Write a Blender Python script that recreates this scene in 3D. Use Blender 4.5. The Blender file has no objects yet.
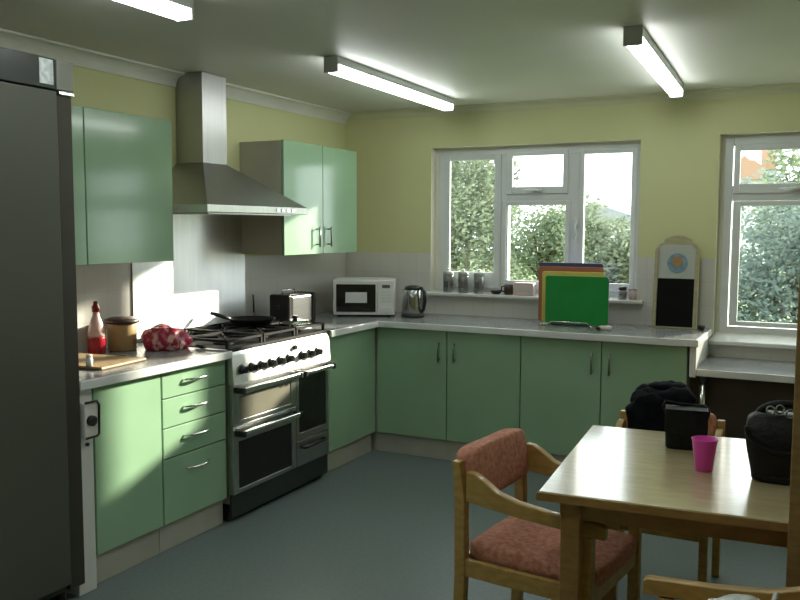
import bpy, math, random
from mathutils import Vector, Matrix, noise
random.seed(7)
S = bpy.context.scene
COL = S.collection
R = math.radians
PI = math.pi

# ------------------------------------------------------------------ materials
def nodes(name):
    m = bpy.data.materials.new(name); m.use_nodes = True
    t = m.node_tree; t.nodes.clear()
    o = t.nodes.new('ShaderNodeOutputMaterial')
    b = t.nodes.new('ShaderNodeBsdfPrincipled')
    t.links.new(b.outputs[0], o.inputs[0])
    return m, t, b, o

def mat(name, col, rough=.5, metal=0, var=.08, scale=6, bump=0, bscale=80, col2=None, coat=0, stretch=None, thresh=None, spec=None, trans=0, aniso=None, crough=.08):
    """principled + noise colour variation (+ noise bump)"""
    m, t, b, o = nodes(name)
    tc = t.nodes.new('ShaderNodeTexCoord')
    src = tc.outputs['Object']
    if stretch:
        mp = t.nodes.new('ShaderNodeMapping'); mp.inputs['Scale'].default_value = stretch
        t.links.new(src, mp.inputs[0]); src = mp.outputs[0]
    n = t.nodes.new('ShaderNodeTexNoise'); n.inputs['Scale'].default_value = scale; n.inputs['Detail'].default_value = 4
    t.links.new(src, n.inputs['Vector'])
    cr = t.nodes.new('ShaderNodeValToRGB')
    c2 = col2 if col2 else [c*(1+var) for c in col]
    c1 = col if col2 else [c*(1-var) for c in col]
    lo, hi = thresh if thresh else (.35, .65)
    cr.color_ramp.elements[0].position = lo; cr.color_ramp.elements[1].position = hi
    cr.color_ramp.elements[0].color = (*c1, 1); cr.color_ramp.elements[1].color = (*c2, 1)
    t.links.new(n.outputs['Fac'], cr.inputs[0]); t.links.new(cr.outputs[0], b.inputs['Base Color'])
    b.inputs['Roughness'].default_value = rough; b.inputs['Metallic'].default_value = metal
    b.inputs['Coat Weight'].default_value = coat; b.inputs['Coat Roughness'].default_value = crough
    if aniso:
        b.inputs['Anisotropic'].default_value = aniso[0]; b.inputs['Anisotropic Rotation'].default_value = aniso[2]
        cv = t.nodes.new('ShaderNodeCombineXYZ')
        for i_, v_ in enumerate(aniso[1]): cv.inputs[i_].default_value = v_
        t.links.new(cv.outputs[0], b.inputs['Tangent'])
    if spec is not None: b.inputs['Specular IOR Level'].default_value = spec
    if trans: b.inputs['Transmission Weight'].default_value = trans
    if bump:
        n2 = t.nodes.new('ShaderNodeTexNoise'); n2.inputs['Scale'].default_value = bscale; n2.inputs['Detail'].default_value = 3
        t.links.new(src, n2.inputs['Vector'])
        bp = t.nodes.new('ShaderNodeBump'); bp.inputs['Strength'].default_value = bump; bp.inputs['Distance'].default_value = .01
        t.links.new(n2.outputs['Fac'], bp.inputs['Height']); t.links.new(bp.outputs[0], b.inputs['Normal'])
    return m

def wall_mat(name, upper, lower, zt, reveal=None):
    """painted plaster above a band of white ceramic tiles; optional other paint inside the window reveals"""
    m, t, b, o = nodes(name)
    N, L = t.nodes.new, t.links.new
    g = N('ShaderNodeNewGeometry'); sp = N('ShaderNodeSeparateXYZ'); L(g.outputs['Position'], sp.inputs[0])
    n = N('ShaderNodeTexNoise'); n.inputs['Scale'].default_value = 2.5; L(g.outputs['Position'], n.inputs['Vector'])
    cu = N('ShaderNodeValToRGB')
    cu.color_ramp.elements[0].color = (*[c*.95 for c in upper], 1); cu.color_ramp.elements[1].color = (*[c*1.05 for c in upper], 1)
    L(n.outputs['Fac'], cu.inputs[0])
    ad = N('ShaderNodeMath'); ad.operation = 'ADD'; L(sp.outputs[0], ad.inputs[0]); L(sp.outputs[1], ad.inputs[1])
    cb = N('ShaderNodeCombineXYZ'); L(ad.outputs[0], cb.inputs[0]); L(sp.outputs[2], cb.inputs[1])
    br = N('ShaderNodeTexBrick'); br.offset = 0
    br.inputs['Color1'].default_value = (*lower, 1); br.inputs['Color2'].default_value = (*[c*.97 for c in lower], 1)
    br.inputs['Mortar'].default_value = (*[c*.86 for c in lower], 1)
    br.inputs['Scale'].default_value = 1; br.inputs['Brick Width'].default_value = .15; br.inputs['Row Height'].default_value = .15
    br.inputs['Mortar Size'].default_value = .002
    L(cb.outputs[0], br.inputs['Vector'])
    gt = N('ShaderNodeMath'); gt.operation = 'GREATER_THAN'; gt.inputs[1].default_value = zt; L(sp.outputs[2], gt.inputs[0])
    mx = N('ShaderNodeMixRGB'); L(gt.outputs[0], mx.inputs[0]); L(br.outputs['Color'], mx.inputs[1]); L(cu.outputs[0], mx.inputs[2])
    out = mx.outputs[0]
    if reveal:
        g2 = N('ShaderNodeMath'); g2.operation = 'GREATER_THAN'; g2.inputs[1].default_value = .003; L(sp.outputs[1], g2.inputs[0])
        m2 = N('ShaderNodeMixRGB'); L(g2.outputs[0], m2.inputs[0]); L(out, m2.inputs[1]); m2.inputs[2].default_value = (*reveal, 1)
        out = m2.outputs[0]
    L(out, b.inputs['Base Color'])
    ro = N('ShaderNodeMapRange'); ro.inputs[3].default_value = .3; ro.inputs[4].default_value = .75
    L(gt.outputs[0], ro.inputs[0]); L(ro.outputs[0], b.inputs['Roughness'])
    return m

def emit(name, col, s):
    m = bpy.data.materials.new(name); m.use_nodes = True
    t = m.node_tree; t.nodes.clear()
    o = t.nodes.new('ShaderNodeOutputMaterial'); e = t.nodes.new('ShaderNodeEmission')
    e.inputs[0].default_value = (*col, 1); e.inputs[1].default_value = s
    t.links.new(e.outputs[0], o.inputs[0]); return m

def glass_mat(name, tint=(.96, .98, .97), refl=.07, rough=0.0):
    m = bpy.data.materials.new(name); m.use_nodes = True
    t = m.node_tree; t.nodes.clear()
    o = t.nodes.new('ShaderNodeOutputMaterial'); mx = t.nodes.new('ShaderNodeMixShader')
    a = t.nodes.new('ShaderNodeBsdfTransparent'); a.inputs[0].default_value = (*tint, 1)
    g = t.nodes.new('ShaderNodeBsdfGlossy'); g.inputs['Roughness'].default_value = rough
    mx.inputs[0].default_value = refl
    t.links.new(a.outputs[0], mx.inputs[1]); t.links.new(g.outputs[0], mx.inputs[2]); t.links.new(mx.outputs[0], o.inputs[0])
    return m

def leaf_mat(name, c1, c2):
    m = bpy.data.materials.new(name); m.use_nodes = True
    t = m.node_tree; t.nodes.clear()
    N, L = t.nodes.new, t.links.new
    o = N('ShaderNodeOutputMaterial'); mx = N('ShaderNodeMixShader'); mx.inputs[0].default_value = .4
    d = N('ShaderNodeBsdfDiffuse'); tr = N('ShaderNodeBsdfTranslucent')
    tc = N('ShaderNodeTexCoord'); n = N('ShaderNodeTexNoise'); n.inputs['Scale'].default_value = 2.2; n.inputs['Detail'].default_value = 5
    L(tc.outputs['Object'], n.inputs['Vector'])
    cr = N('ShaderNodeValToRGB'); cr.color_ramp.elements[0].position = .35; cr.color_ramp.elements[1].position = .65
    cr.color_ramp.elements[0].color = (*c1, 1); cr.color_ramp.elements[1].color = (*c2, 1)
    L(n.outputs['Fac'], cr.inputs[0]); L(cr.outputs[0], d.inputs[0]); L(cr.outputs[0], tr.inputs[0])
    L(d.outputs[0], mx.inputs[1]); L(tr.outputs[0], mx.inputs[2]); L(mx.outputs[0], o.inputs[0])
    return m

M = {}
M['wall'] = wall_mat('wall_yellow', (.60, .61, .33), (.62, .61, .57), 1.345, (.70, .69, .58))
M['wall_plain'] = mat('wall_plain', (.60, .61, .33), .75, var=.04)
M['ceil'] = mat('ceiling_paint', (.62, .62, .58), .5, var=.03, scale=1.5)
M['cornice'] = mat('cornice_paint', (.64, .65, .60), .6, var=.03)
M['cornice_yellow'] = mat('cornice_paint_yellow', (.56, .57, .38), .65, var=.03)
M['floor'] = mat('floor_vinyl', (.125, .16, .162), .42, col2=(.155, .19, .19), scale=60)
M['green'] = mat('green_laminate', (.285, .45, .295), .16, var=.04, scale=3, coat=.3)
M['carcass'] = mat('cabinet_carcass', (.42, .40, .33), .45, var=.04)
M['plinth'] = mat('plinth_grey', (.46, .45, .40), .4, var=.06)
M['worktop'] = mat('worktop_speckle', (.12, .13, .13), .22, col2=(.32, .33, .33), scale=140, thresh=(.3, .7))
M['edging'] = mat('worktop_edging', (.66, .68, .68), .2, var=.04)  # worktop nosing painted pale for the lamp reflections along it
M['steel'] = mat('brushed_steel', (.50, .50, .49), .28, 1, var=.05, scale=3, stretch=(1, 1, 40))
M['steel_hood'] = mat('hood_steel', (.44, .44, .44), .36, 1, var=.05, scale=3, stretch=(1, 40, 1))
M['splash'] = mat('splashback_steel', (.88, .88, .86), .40, 1, var=.03, scale=2, stretch=(1, 30, 1), aniso=(.9, (0, 1, 0), 0.25))
M['steel_light'] = mat('cooker_panel_steel', (.80, .80, .77), .45, 1, var=.04, scale=3, stretch=(1, 40, 1))
M['handle'] = mat('dull_steel_handle', (.22, .26, .22), .3, 1, var=.04)
M['chrome'] = mat('chrome', (.75, .75, .74), .15, 1, var=.02)
M['fridge'] = mat('fridge_grey', (.07, .075, .06), .42, var=.05, scale=2)
M['fridge_light'] = mat('fridge_hinge_grey', (.17, .175, .15), .45, var=.05)
M['fridge_dark'] = mat('fridge_black', (.022, .027, .024), .35, var=.1)
M['fridge_side'] = mat('fridge_edge_strip', (.035, .032, .023), .45, var=.08)
M['black'] = mat('black_plastic', (.012, .012, .012), .35, var=.2)
M['iron'] = mat('cast_iron', (.009, .009, .009), .7, var=.3, scale=30, bump=.2, spec=.25)
M['oven_glass'] = mat('oven_glass', (.012, .012, .011), .1, var=.1)
M['grill_glass'] = mat('grill_glass', (.20, .19, .15), .12, var=.1, scale=2)  # beige base carries the reflection in the grill door glass
M['white'] = mat('white_enamel', (.70, .71, .69), .3, var=.02)
M['upvc'] = mat('upvc', (.66, .69, .70), .3, var=.02)
M['sill'] = mat('sill_gloss', (.68, .69, .66), .25, var=.03)
M['glass'] = glass_mat('window_glass')
M['oak'] = mat('oak', (.24, .15, .055), .4, col2=(.31, .20, .08), scale=5, stretch=(3, 3, 14), coat=.1)
M['oak_chair'] = mat('chair_beech', (.38, .235, .06), .35, col2=(.48, .31, .09), scale=6, stretch=(4, 4, 9), coat=.15)
M['table_top'] = mat('table_veneer', (.54, .45, .25), .22, col2=(.62, .53, .31), scale=5, stretch=(2, 12, 2), coat=1, crough=.13)
M['table_wood'] = mat('table_edge_wood', (.30, .17, .055), .35, col2=(.38, .22, .075), scale=5, stretch=(4, 4, 10))
M['terracotta'] = mat('terracotta_weave', (.46, .17, .11), .85, col2=(.62, .30, .21), scale=55, bump=.3, bscale=160)
M['cloth'] = mat('black_cloth', (.006, .007, .010), .9, var=.4, scale=12, bump=.5, bscale=30, spec=.15)
M['leather'] = mat('black_leather', (.006, .007, .007), .5, var=.3, scale=25, bump=.3, bscale=90, spec=.25)
M['nylon'] = mat('dark_bag_nylon', (.006, .005, .005), .5, var=.4, scale=20, bump=.3, bscale=60, spec=.3)
M['pink'] = mat('pink_plastic', (.75, .06, .46), .3, var=.05)
M['red'] = mat('red_sauce', (.33, .012, .022), .18, var=.2, scale=8)
M['clear'] = mat('clear_pinkish_plastic', (.62, .42, .40), .15, var=.05)
M['cap'] = mat('dark_red_cap', (.20, .01, .02), .35, var=.05)
M['tan'] = mat('tan_stoneware', (.36, .235, .10), .45, var=.1)
M['tan_dark'] = mat('dark_brown_lid', (.045, .025, .018), .4, var=.1)
M['bagred'] = mat('red_patterned_bag', (.30, .012, .045), .35, col2=(.62, .38, .34), scale=22, thresh=(.52, .6), bump=.5, bscale=40)
M['bagpink'] = mat('pink_bag_twist', (.60, .04, .12), .35, var=.2, scale=20)
M['beech'] = mat('beech_board', (.36, .25, .13), .5, var=.12, scale=8, stretch=(10, 2, 2))
M['bgreen'] = mat('green_board', (.012, .23, .045), .3, var=.06)
M['byellow'] = mat('yellow_board', (.60, .50, .12), .4, var=.05)
M['bbrown'] = mat('brown_board', (.36, .13, .07), .4, var=.05)
M['bpurple'] = mat('dark_blue_board', (.06, .06, .13), .4, var=.05)
M['pine'] = mat('pine_frame', (.36, .33, .20), .5, var=.1, scale=5, stretch=(2, 2, 10))
M['slate'] = mat('chalkboard', (.008, .008, .008), .8, var=.2, spec=.1)
M['paper'] = mat('printed_paper', (.42, .45, .41), .6, var=.05)
M['plate'] = mat('plate_blue', (.16, .26, .33), .5, var=.25, scale=30)
M['food'] = mat('plate_food', (.45, .20, .09), .6, col2=(.20, .22, .10), scale=40)
M['kettle'] = mat('kettle_steel', (.40, .41, .41), .2, 1, var=.04)
M['jar'] = mat('canister_steel', (.38, .38, .37), .32, 1, var=.08)
M['sticker'] = mat('white_sticker', (.62, .66, .66), .5, col2=(.36, .42, .42), scale=50)
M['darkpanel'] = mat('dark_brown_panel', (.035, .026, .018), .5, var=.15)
M['bread'] = mat('pale_packet', (.58, .54, .50), .5, var=.1)
M['pinkbox'] = mat('pale_pink_box', (.62, .48, .46), .5, var=.08)
M['lamp'] = emit('fluorescent_diffuser', (.95, 1.0, .97), 15.0)
M['lampbody'] = mat('lamp_body_paint', (.42, .45, .43), .4, var=.02)
M['display'] = mat('microwave_label', (.10, .11, .11), .3, var=.05)
M['microglass'] = mat('microwave_door_mesh', (.012, .012, .012), .1, var=.1)
M['grass'] = mat('grass', (.13, .20, .06), .9, var=.3, scale=3)
M['leaf_a'] = leaf_mat('leaf_grey_green', (.17, .21, .15), (.25, .29, .20))  # glare haze over the trees put into these pale, low-contrast leaf colours
M['leaf_b'] = leaf_mat('leaf_yellow_green', (.18, .235, .15), (.29, .34, .22))
M['leaf_c'] = leaf_mat('leaf_blue_green', (.16, .21, .195), (.23, .285, .26))
M['bark'] = mat('bark', (.12, .09, .06), .9, var=.3, scale=12, bump=.6)
M['brick'] = mat('far_house_brick', (.42, .25, .17), .85, var=.12, scale=30)
M['render_wall'] = mat('far_house_render', (.70, .70, .66), .85, var=.05)
M['roof'] = mat('far_house_roof', (.32, .33, .35), .8, var=.1, scale=10)
M['carrier'] = mat('white_carrier_bag', (.68, .70, .66), .35, var=.04, bump=.5, bscale=18)

# ------------------------------------------------------------------ mesh builder
ORIG = {}
class MB:
    def __init__(s): s.v = []; s.f = []
    def add(s, vs, fs):
        o = len(s.v); s.v += [Vector(v) for v in vs]; s.f += [tuple(i+o for i in f) for f in fs]; return s
    def box(s, x0, x1, y0, y1, z0, z1, mtx=None):
        vs = [Vector((x, y, z)) for z in (z0, z1) for y in (y0, y1) for x in (x0, x1)]
        if mtx: vs = [mtx @ v for v in vs]
        return s.add(vs, [(0, 2, 3, 1), (4, 5, 7, 6), (0, 1, 5, 4), (2, 6, 7, 3), (0, 4, 6, 2), (1, 3, 7, 5)])
    def prism(s, pts, axis, a, b):
        """2-D outline extruded along an axis; pts are the other two coordinates in xyz order"""
        def P(p, c):
            return {'x': (c, p[0], p[1]), 'y': (p[0], c, p[1]), 'z': (p[0], p[1], c)}[axis]
        n = len(pts)
        vs = [P(p, a) for p in pts] + [P(p, b) for p in pts]
        fs = [tuple(range(n))[::-1], tuple(range(n, 2*n))] + [(i, (i+1) % n, n+(i+1) % n, n+i) for i in range(n)]
        return s.add(vs, fs)
    def lathe(s, prof, c, n=28, axis='z', sy=1.0):
        vs = []; fs = []
        for r, h in prof:
            for k in range(n):
                a = 2*PI*k/n; p = (r*math.cos(a), r*math.sin(a)*sy, h)
                if axis == 'x': p = (h, p[0], p[1])
                if axis == 'y': p = (p[0], h, p[1])
                vs.append((p[0]+c[0], p[1]+c[1], p[2]+c[2]))
        m = len(prof)
        for i in range(m-1):
            for k in range(n):
                fs.append((i*n+k, i*n+(k+1) % n, (i+1)*n+(k+1) % n, (i+1)*n+k))
        fs.append(tuple(range(n))[::-1]); fs.append(tuple((m-1)*n+k for k in range(n)))
        return s.add(vs, fs)
    def tube(s, path, r, n=10, closed=False):
        path = [Vector(p) for p in path]; m = len(path); vs = []; fs = []
        up = None
        for i, p in enumerate(path):
            if closed: d = path[(i+1) % m]-path[i-1]
            else: d = path[min(i+1, m-1)]-path[max(i-1, 0)]
            d.normalize()
            if up is None:
                up = Vector((0, 0, 1)) if abs(d.z) < .9 else Vector((1, 0, 0))
            a = (up - d*up.dot(d)).normalized(); b = d.cross(a); up = a
            rr = r[i] if isinstance(r, (list, tuple)) else r
            for k in range(n):
                t = 2*PI*k/n; vs.append(p + a*(rr*math.cos(t)) + b*(rr*math.sin(t)))
        for i in range(m if closed else m-1):
            j = (i+1) % m
            for k in range(n):
                fs.append((i*n+k, i*n+(k+1) % n, j*n+(k+1) % n, j*n+k))
        if not closed:
            fs.append(tuple(range(n))[::-1]); fs.append(tuple((m-1)*n+k for k in range(n)))
        return s.add(vs, fs)
    def blob(s, c, rad, e1=1.0, e2=1.0, amp=0, freq=5, seed=0, n=40, m=24, mtx=None, flat=None):
        """superellipsoid with noise"""
        sg = lambda v, e: math.copysign(abs(v)**e, v)
        vs = []; fs = []
        for i in range(m+1):
            ph = -PI/2 + PI*i/m
            for k in range(n):
                th = 2*PI*k/n
                p = Vector((sg(math.cos(ph), e1)*sg(math.cos(th), e2), sg(math.cos(ph), e1)*sg(math.sin(th), e2), sg(math.sin(ph), e1)))
                q = Vector((p.x*rad[0], p.y*rad[1], p.z*rad[2]))
                if amp:
                    d = noise.noise(q*freq + Vector((seed*3.1, seed, 0))) + .5*noise.noise(q*freq*2.3 + Vector((seed, 7, 0)))
                    q += p.normalized()*d*amp
                if flat is not None: q.z = max(q.z, flat)
                if mtx: q = mtx @ q
                vs.append(q + Vector(c))
        for i in range(m):
            for k in range(n):
                fs.append((i*n+k, i*n+(k+1) % n, (i+1)*n+(k+1) % n, (i+1)*n+k))
        return s.add(vs, fs)
    def build(s, name, m, parent=None, bevel=0, seg=2, smooth=False, sub=0, base=True):
        if parent is None:
            xs = [v.x for v in s.v]; ys = [v.y for v in s.v]; zs = [v.z for v in s.v]
            o = Vector(((min(xs)+max(xs))/2, (min(ys)+max(ys))/2, min(zs))) if base else Vector((0, 0, 0))
        else: o = ORIG[parent.name]
        me = bpy.data.meshes.new(name)
        me.from_pydata([v-o for v in s.v], [], s.f); me.update()
        ob = bpy.data.objects.new(name, me); COL.objects.link(ob)
        if parent: ob.parent = parent
        else: ob.location = o
        ORIG[ob.name] = o
        me.materials.append(M[m] if isinstance(m, str) else m)
        bm_fix(me)
        if smooth:
            for p in me.polygons: p.use_smooth = True
        if bevel:
            b = ob.modifiers.new('bevel', 'BEVEL'); b.width = bevel; b.segments = seg; b.limit_method = 'ANGLE'; b.angle_limit = R(40)
            if not smooth:
                for p in me.polygons: p.use_smooth = True
                w = ob.modifiers.new('wn', 'WEIGHTED_NORMAL'); w.keep_sharp = True
        if sub:
            u = ob.modifiers.new('sub', 'SUBSURF'); u.levels = sub; u.render_levels = sub
        return ob

def bm_fix(me):
    import bmesh
    b = bmesh.new(); b.from_mesh(me); bmesh.ops.recalc_face_normals(b, faces=b.faces); b.to_mesh(me); b.free()

def tag(o, label, cat, group=None):
    o['label'] = label; o['category'] = cat
    if group: o['group'] = group
    return o
def thing(name, label, cat, loc=(0, 0, 0), group=None):
    o = bpy.data.objects.new(name, None); COL.objects.link(o); o.location = loc; o.empty_display_size = .1
    ORIG[o.name] = Vector(loc)
    return tag(o, label, cat, group)
def struct(o): o['kind'] = 'structure'; return o
def box(*a): return MB().box(*a)
def dup(src, loc, rz=None, label=None):
    r = src.copy(); COL.objects.link(r); r.location = loc
    if rz is not None: r.rotation_euler = (0, 0, rz)
    if label: r['label'] = label
    for ch in list(src.children):
        c = ch.copy(); COL.objects.link(c); c.parent = r
        for g in list(ch.children):
            d = g.copy(); COL.objects.link(d); d.parent = c
    return r

# ------------------------------------------------------------------ the room
XR, YF, H = 4.0, -6.5, 2.38
W1 = (.715, 2.19, 1.045, 2.10)      # opening x0 x1 z0 z1
W2 = (2.665, 3.60, .82, 2.11)
F1 = (.745, 2.178, 1.065, 2.083)    # the frames, set in a slightly smaller outer opening
F2 = (2.69, 3.585, .87, 2.095)
struct(box(-.2, XR+.2, YF-.2, .25, -.1, 0).build('floor', 'floor'))
struct(box(-.2, XR+.2, YF-.2, .25, H, H+.1).build('ceiling', 'ceil'))
struct(box(-.2, 0, YF-.2, .25, 0, H).build('wall_left', 'wall'))
struct(box(XR, XR+.2, YF-.2, .25, 0, H).build('wall_right', 'wall_plain'))
struct(box(0, XR, YF-.2, YF, 0, H).build('wall_front', 'wall_plain'))
wb = MB()
for ya, yb, A, B in ((0, .08, W1, W2), (.08, .25, F1, F2)):
    xs = [0, A[0], A[1], B[0], B[1], XR]
    wb.box(xs[0], xs[1], ya, yb, 0, H); wb.box(xs[2], xs[3], ya, yb, 0, H); wb.box(xs[4], xs[5], ya, yb, 0, H)
    for w in (A, B):
        wb.box(w[0], w[1], ya, yb, 0, w[2]); wb.box(w[0], w[1], ya, yb, w[3], H)
struct(wb.build('wall_back', 'wall'))
def cornice_pts(s):
    pts = [(0, H-.001), (0, H-.075), (.008, H-.075), (.008, H-.066)]
    for k in range(7):
        a = PI/2*k/6
        pts.append((.07-.062*math.cos(a), H-.066+.054*math.sin(a)))
    pts += [(.078, H-.012), (.078, H-.001)]
    return [(s*a, b) for a, b in pts]
struct(MB().prism([(x, z) for x, z in cornice_pts(1)], 'y', YF+.001, -.001).build('trim_1', 'cornice'))
struct(MB().prism([(y*.7, H-(H-z)*.7) for y, z in cornice_pts(-1)], 'x', .079, XR-.001).build('trim_2', 'cornice_yellow'))

def window(name, W, panes, mulls, fr, sillspec):
    """panes: (glass x0,x1,z0,z1, sash border, has handle); mulls: bars"""
    y0, y1 = .08, .145
    x0, x1, z0, z1 = fr
    f = MB(); t = .05
    f.box(x0, x0+t, y0, y1, z0, z1); f.box(x1-t, x1, y0, y1, z0, z1)
    f.box(x0+t, x1-t, y0, y1, z1-t, z1); f.box(x0+t, x1-t, y0, y1, z0, z0+t)
    for b in mulls: f.box(b[0], b[1], y0+.003, y1, b[2], b[3])
    root = f.build(name, 'upvc', bevel=.004); struct(root)
    for (a, b, c, d, l, r_, bt, tp) in panes:
        s = MB(); ya, yb = y0-.008, y0+.018
        s.box(a-l, a, ya, yb, c-bt, d+tp); s.box(b, b+r_, ya, yb, c-bt, d+tp)
        s.box(a, b, ya, yb, d, d+tp); s.box(a, b, ya, yb, c-bt, c)
        sash = s.build('sash', 'upvc', root, bevel=.004)
        box(a-.004, b+.004, .081, .085, c-.004, d+.004).build('glass_pane', 'glass', sash)
    return root
w1 = window('window_1', W1,
    [(.830, 1.171, 1.215, 2.010, .045, .05, .115, .035),
     (1.303, 1.663, 1.816, 2.030, .045, .035, .05, .03),
     (1.262, 1.686, 1.165, 1.688, .03, .03, .06, .03),
     (1.810, 2.122, 1.165, 2.025, .03, .03, .06, .03)],
    [(1.205, 1.272, 1.09, 2.035), (1.69, 1.802, 1.09, 2.035), (1.272, 1.69, 1.70, 1.80)],
    F1, None)
def latch(root, x, z, horiz=True):
    h = MB()
    if horiz:
        h.box(x-.03, x+.03, .055, .066, z-.012, z+.012); h.tube([(x, .055, z), (x, .04, z), (x-.01, .035, z), (x-.09, .033, z-.004)], .007)
    else:
        h.box(x-.012, x+.012, .055, .066, z-.03, z+.03); h.tube([(x, .055, z), (x, .04, z), (x, .035, z-.01), (x, .033, z-.1)], .007)
    h.build('handle', 'upvc', root, smooth=True)
latch(w1, 1.49, 1.79); latch(w1, 1.765, 1.56, False)
MB().prism([(-.05, 1.045), (.085, 1.045), (.085, 1.075), (-.045, 1.068), (-.052, 1.062)], 'x', .70, 2.235).build('sill', 'sill', w1, bevel=.003)
w2 = window('window_2', W2,
    [(2.782, 3.52, 1.808, 2.010, .035, .03, .06, .035), (2.795, 3.52, .955, 1.672, .045, .03, .03, .03)],
    [(2.74, 3.56, 1.705, 1.80)],
    F2, None)
latch(w2, 3.1, 1.775)
MB().prism([(-.05, .815), (.085, .815), (.085, .885), (-.045, .843), (-.052, .835)], 'x', 2.645, 3.64).build('sill', 'sill', w2, bevel=.003)

# ------------------------------------------------------------------ ceiling lights
def lamp(x, ya, yb, label, skew=0):
    t = thing('ceiling_light', label, 'ceiling light', (x, (ya+yb)/2, H), 'fluorescent batten lights on the ceiling')
    box(x-.038, x+.038, ya+.01, yb-.01, H-.040, H-.0005).build('body', 'lampbody', t, bevel=.004)
    MB().prism([(x-.036, H-.041), (x-.036, H-.064), (x-.028, H-.077), (x+.028, H-.077), (x+.036, H-.064), (x+.036, H-.041)], 'y', ya+.012, yb-.012).build('diffuser', 'lamp', t)
    for y0 in (ya, yb-.012):
        box(x-.040, x+.040, y0, y0+.012, H-.08, H-.0005).build('end_cap', 'lampbody', t, bevel=.003)
    t.rotation_euler = (0, 0, R(skew))
    return t
lamp(1.10, -4.58, -3.04, 'fluorescent ceiling light nearest the tall grey fridge, cut off by the top edge')
lamp(1.025, -1.91, -.37, 'fluorescent ceiling light over the floor in front of the cooker hood, nearest the inner corner', 1.2)
lamp(2.485, -4.62, -3.08, 'added unseen fill light, built as a fluorescent batten, above the foreground armchair')  # unseen lamp added to brighten the cabinet fronts on the left
lamp(2.485, -1.89, -.33, 'fluorescent ceiling light in front of the right-hand window, above the dining table', 2.4)

# ------------------------------------------------------------------ base cabinets
def bow(p, d, out, l=.16, r=.006):
    """bow handle: centre p, along d, standing off along out"""
    p, d, out = Vector(p), Vector(d), Vector(out)
    pts = []
    for k in range(13):
        u = -1+2*k/12
        pts.append(p + d*(u*l/2) + out*(.004+.03*(1-abs(u)**3.0)))
    return MB().tube(pts, [r*(.8+.5*(1-abs(-1+2*k/12))) for k in range(13)], 8)
def bar(p, d, out, l=.13, r=.006):
    p, d, out = Vector(p), Vector(d), Vector(out)
    m = MB(); m.tube([p-d*l/2+out*.028, p+d*l/2+out*.028], r, 8)
    for s in (-.38, .38): m.tube([p+d*(l*s), p+d*(l*s)+out*.028], r*.8, 8)
    return m
ZT = .868
def base_left(label, y0, y1, drawers=None, name='base_cabinet', body0=None):
    t = thing(name, label, 'kitchen cabinet', (.29, (y0+y1)/2, 0), 'green base cabinets')
    box(.004, .558, y0+.001, y1-.001, .125, ZT-.002).build('carcass', 'carcass', t)
    box(.10, .548, y0+.001, y1-.001, .001, .123).build('plinth', 'plinth', t)
    if drawers:
        for a, b in drawers:
            d = box(.559, .58, y0+.004, y1-.004, a, b).build('drawer_front', 'green', t, bevel=.003)
            bow((.58, (y0+y1)/2+.0, b-.055 if b-a < .2 else b-.07), (0, 1, 0), (1, 0, 0), .17).build('handle', 'chrome', d, smooth=True)
    else:
        box(.559, .58, y0+.004, y1-.004, .14, ZT-.006).build('door', 'green', t, bevel=.003)
    return t
base_left('plain green base cabinet between white filler panel and drawer unit, no handle showing', -3.055, -2.65)
base_left('green base unit of four drawers with bow handles, left of the range cooker', -2.648, -2.182,
          [(.737, .862), (.597, .732), (.452, .592), (.14, .447)], 'drawer_cabinet')
base_left('green base cabinet squeezed between range cooker and the inner corner', -1.205, -.585)
def base_back(label, x0, x1, hx=None, body0=None):
    t = thing('base_cabinet', label, 'kitchen cabinet', ((x0+x1)/2, -.29, 0), 'green base cabinets')
    b0 = x0 if body0 is None else body0
    box(b0+.001, x1-.001, -.558, -.004, .125, ZT-.002).build('carcass', 'carcass', t)
    box(b0+.001, x1-.001, -.548, -.10, .001, .123).build('plinth', 'plinth', t)
    d = box(x0+.003, x1-.003, -.58, -.559, .14, ZT-.006).build('door', 'green', t, bevel=.003)
    bar((hx, -.58, .727), (0, 0, 1), (0, -1, 0)).build('handle', 'handle', d, smooth=True)
base_back('green corner base cabinet under the kettle, handle at its right edge', .585, 1.103, 1.05, .004)
base_back('green base cabinet under the window canisters, handle at its left edge', 1.103, 1.605, 1.16)
base_back('green base cabinet under the chopping boards, handle at its right edge', 1.605, 2.109, 2.055)
base_back('green base cabinet at the worktop end behind the black coat, handle at its left edge', 2.109, 2.60, 2.16)

# white filler with a boxed knob
fp = thing('filler_panel', 'white panel with black-knobbed box between tall fridge and green cabinet', 'panel', (.29, -3.09, 0))
box(.03, .58, -3.155, -3.06, .0, .865).build('panel', 'white', fp, bevel=.003)
MB().prism([(-3.150, .675), (-3.150, .815), (-3.090, .815), (-3.079, .80), (-3.079, .68), (-3.087, .672)], 'x', .581, .635).build('control_box', 'white', fp, bevel=.004)
MB().lathe([(.0, .636), (.022, .636), (.022, .652), (.016, .656), (0, .656)], (0, -3.122, .742), axis='x', n=20).build('knob', 'black', fp)
MB().tube([(.638, -3.150, .672), (.638, -3.09, .672), (.638, -3.081, .68), (.638, -3.077, .80), (.638, -3.09, .818), (.638, -3.150, .818)], .005).build('seal', 'black', fp, smooth=True)
MB().lathe([(0, .58), (.008, .58), (.008, .588), (0, .588)], (0, -3.095, .63), axis='x', n=12).build('button', 'black', fp)

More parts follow.
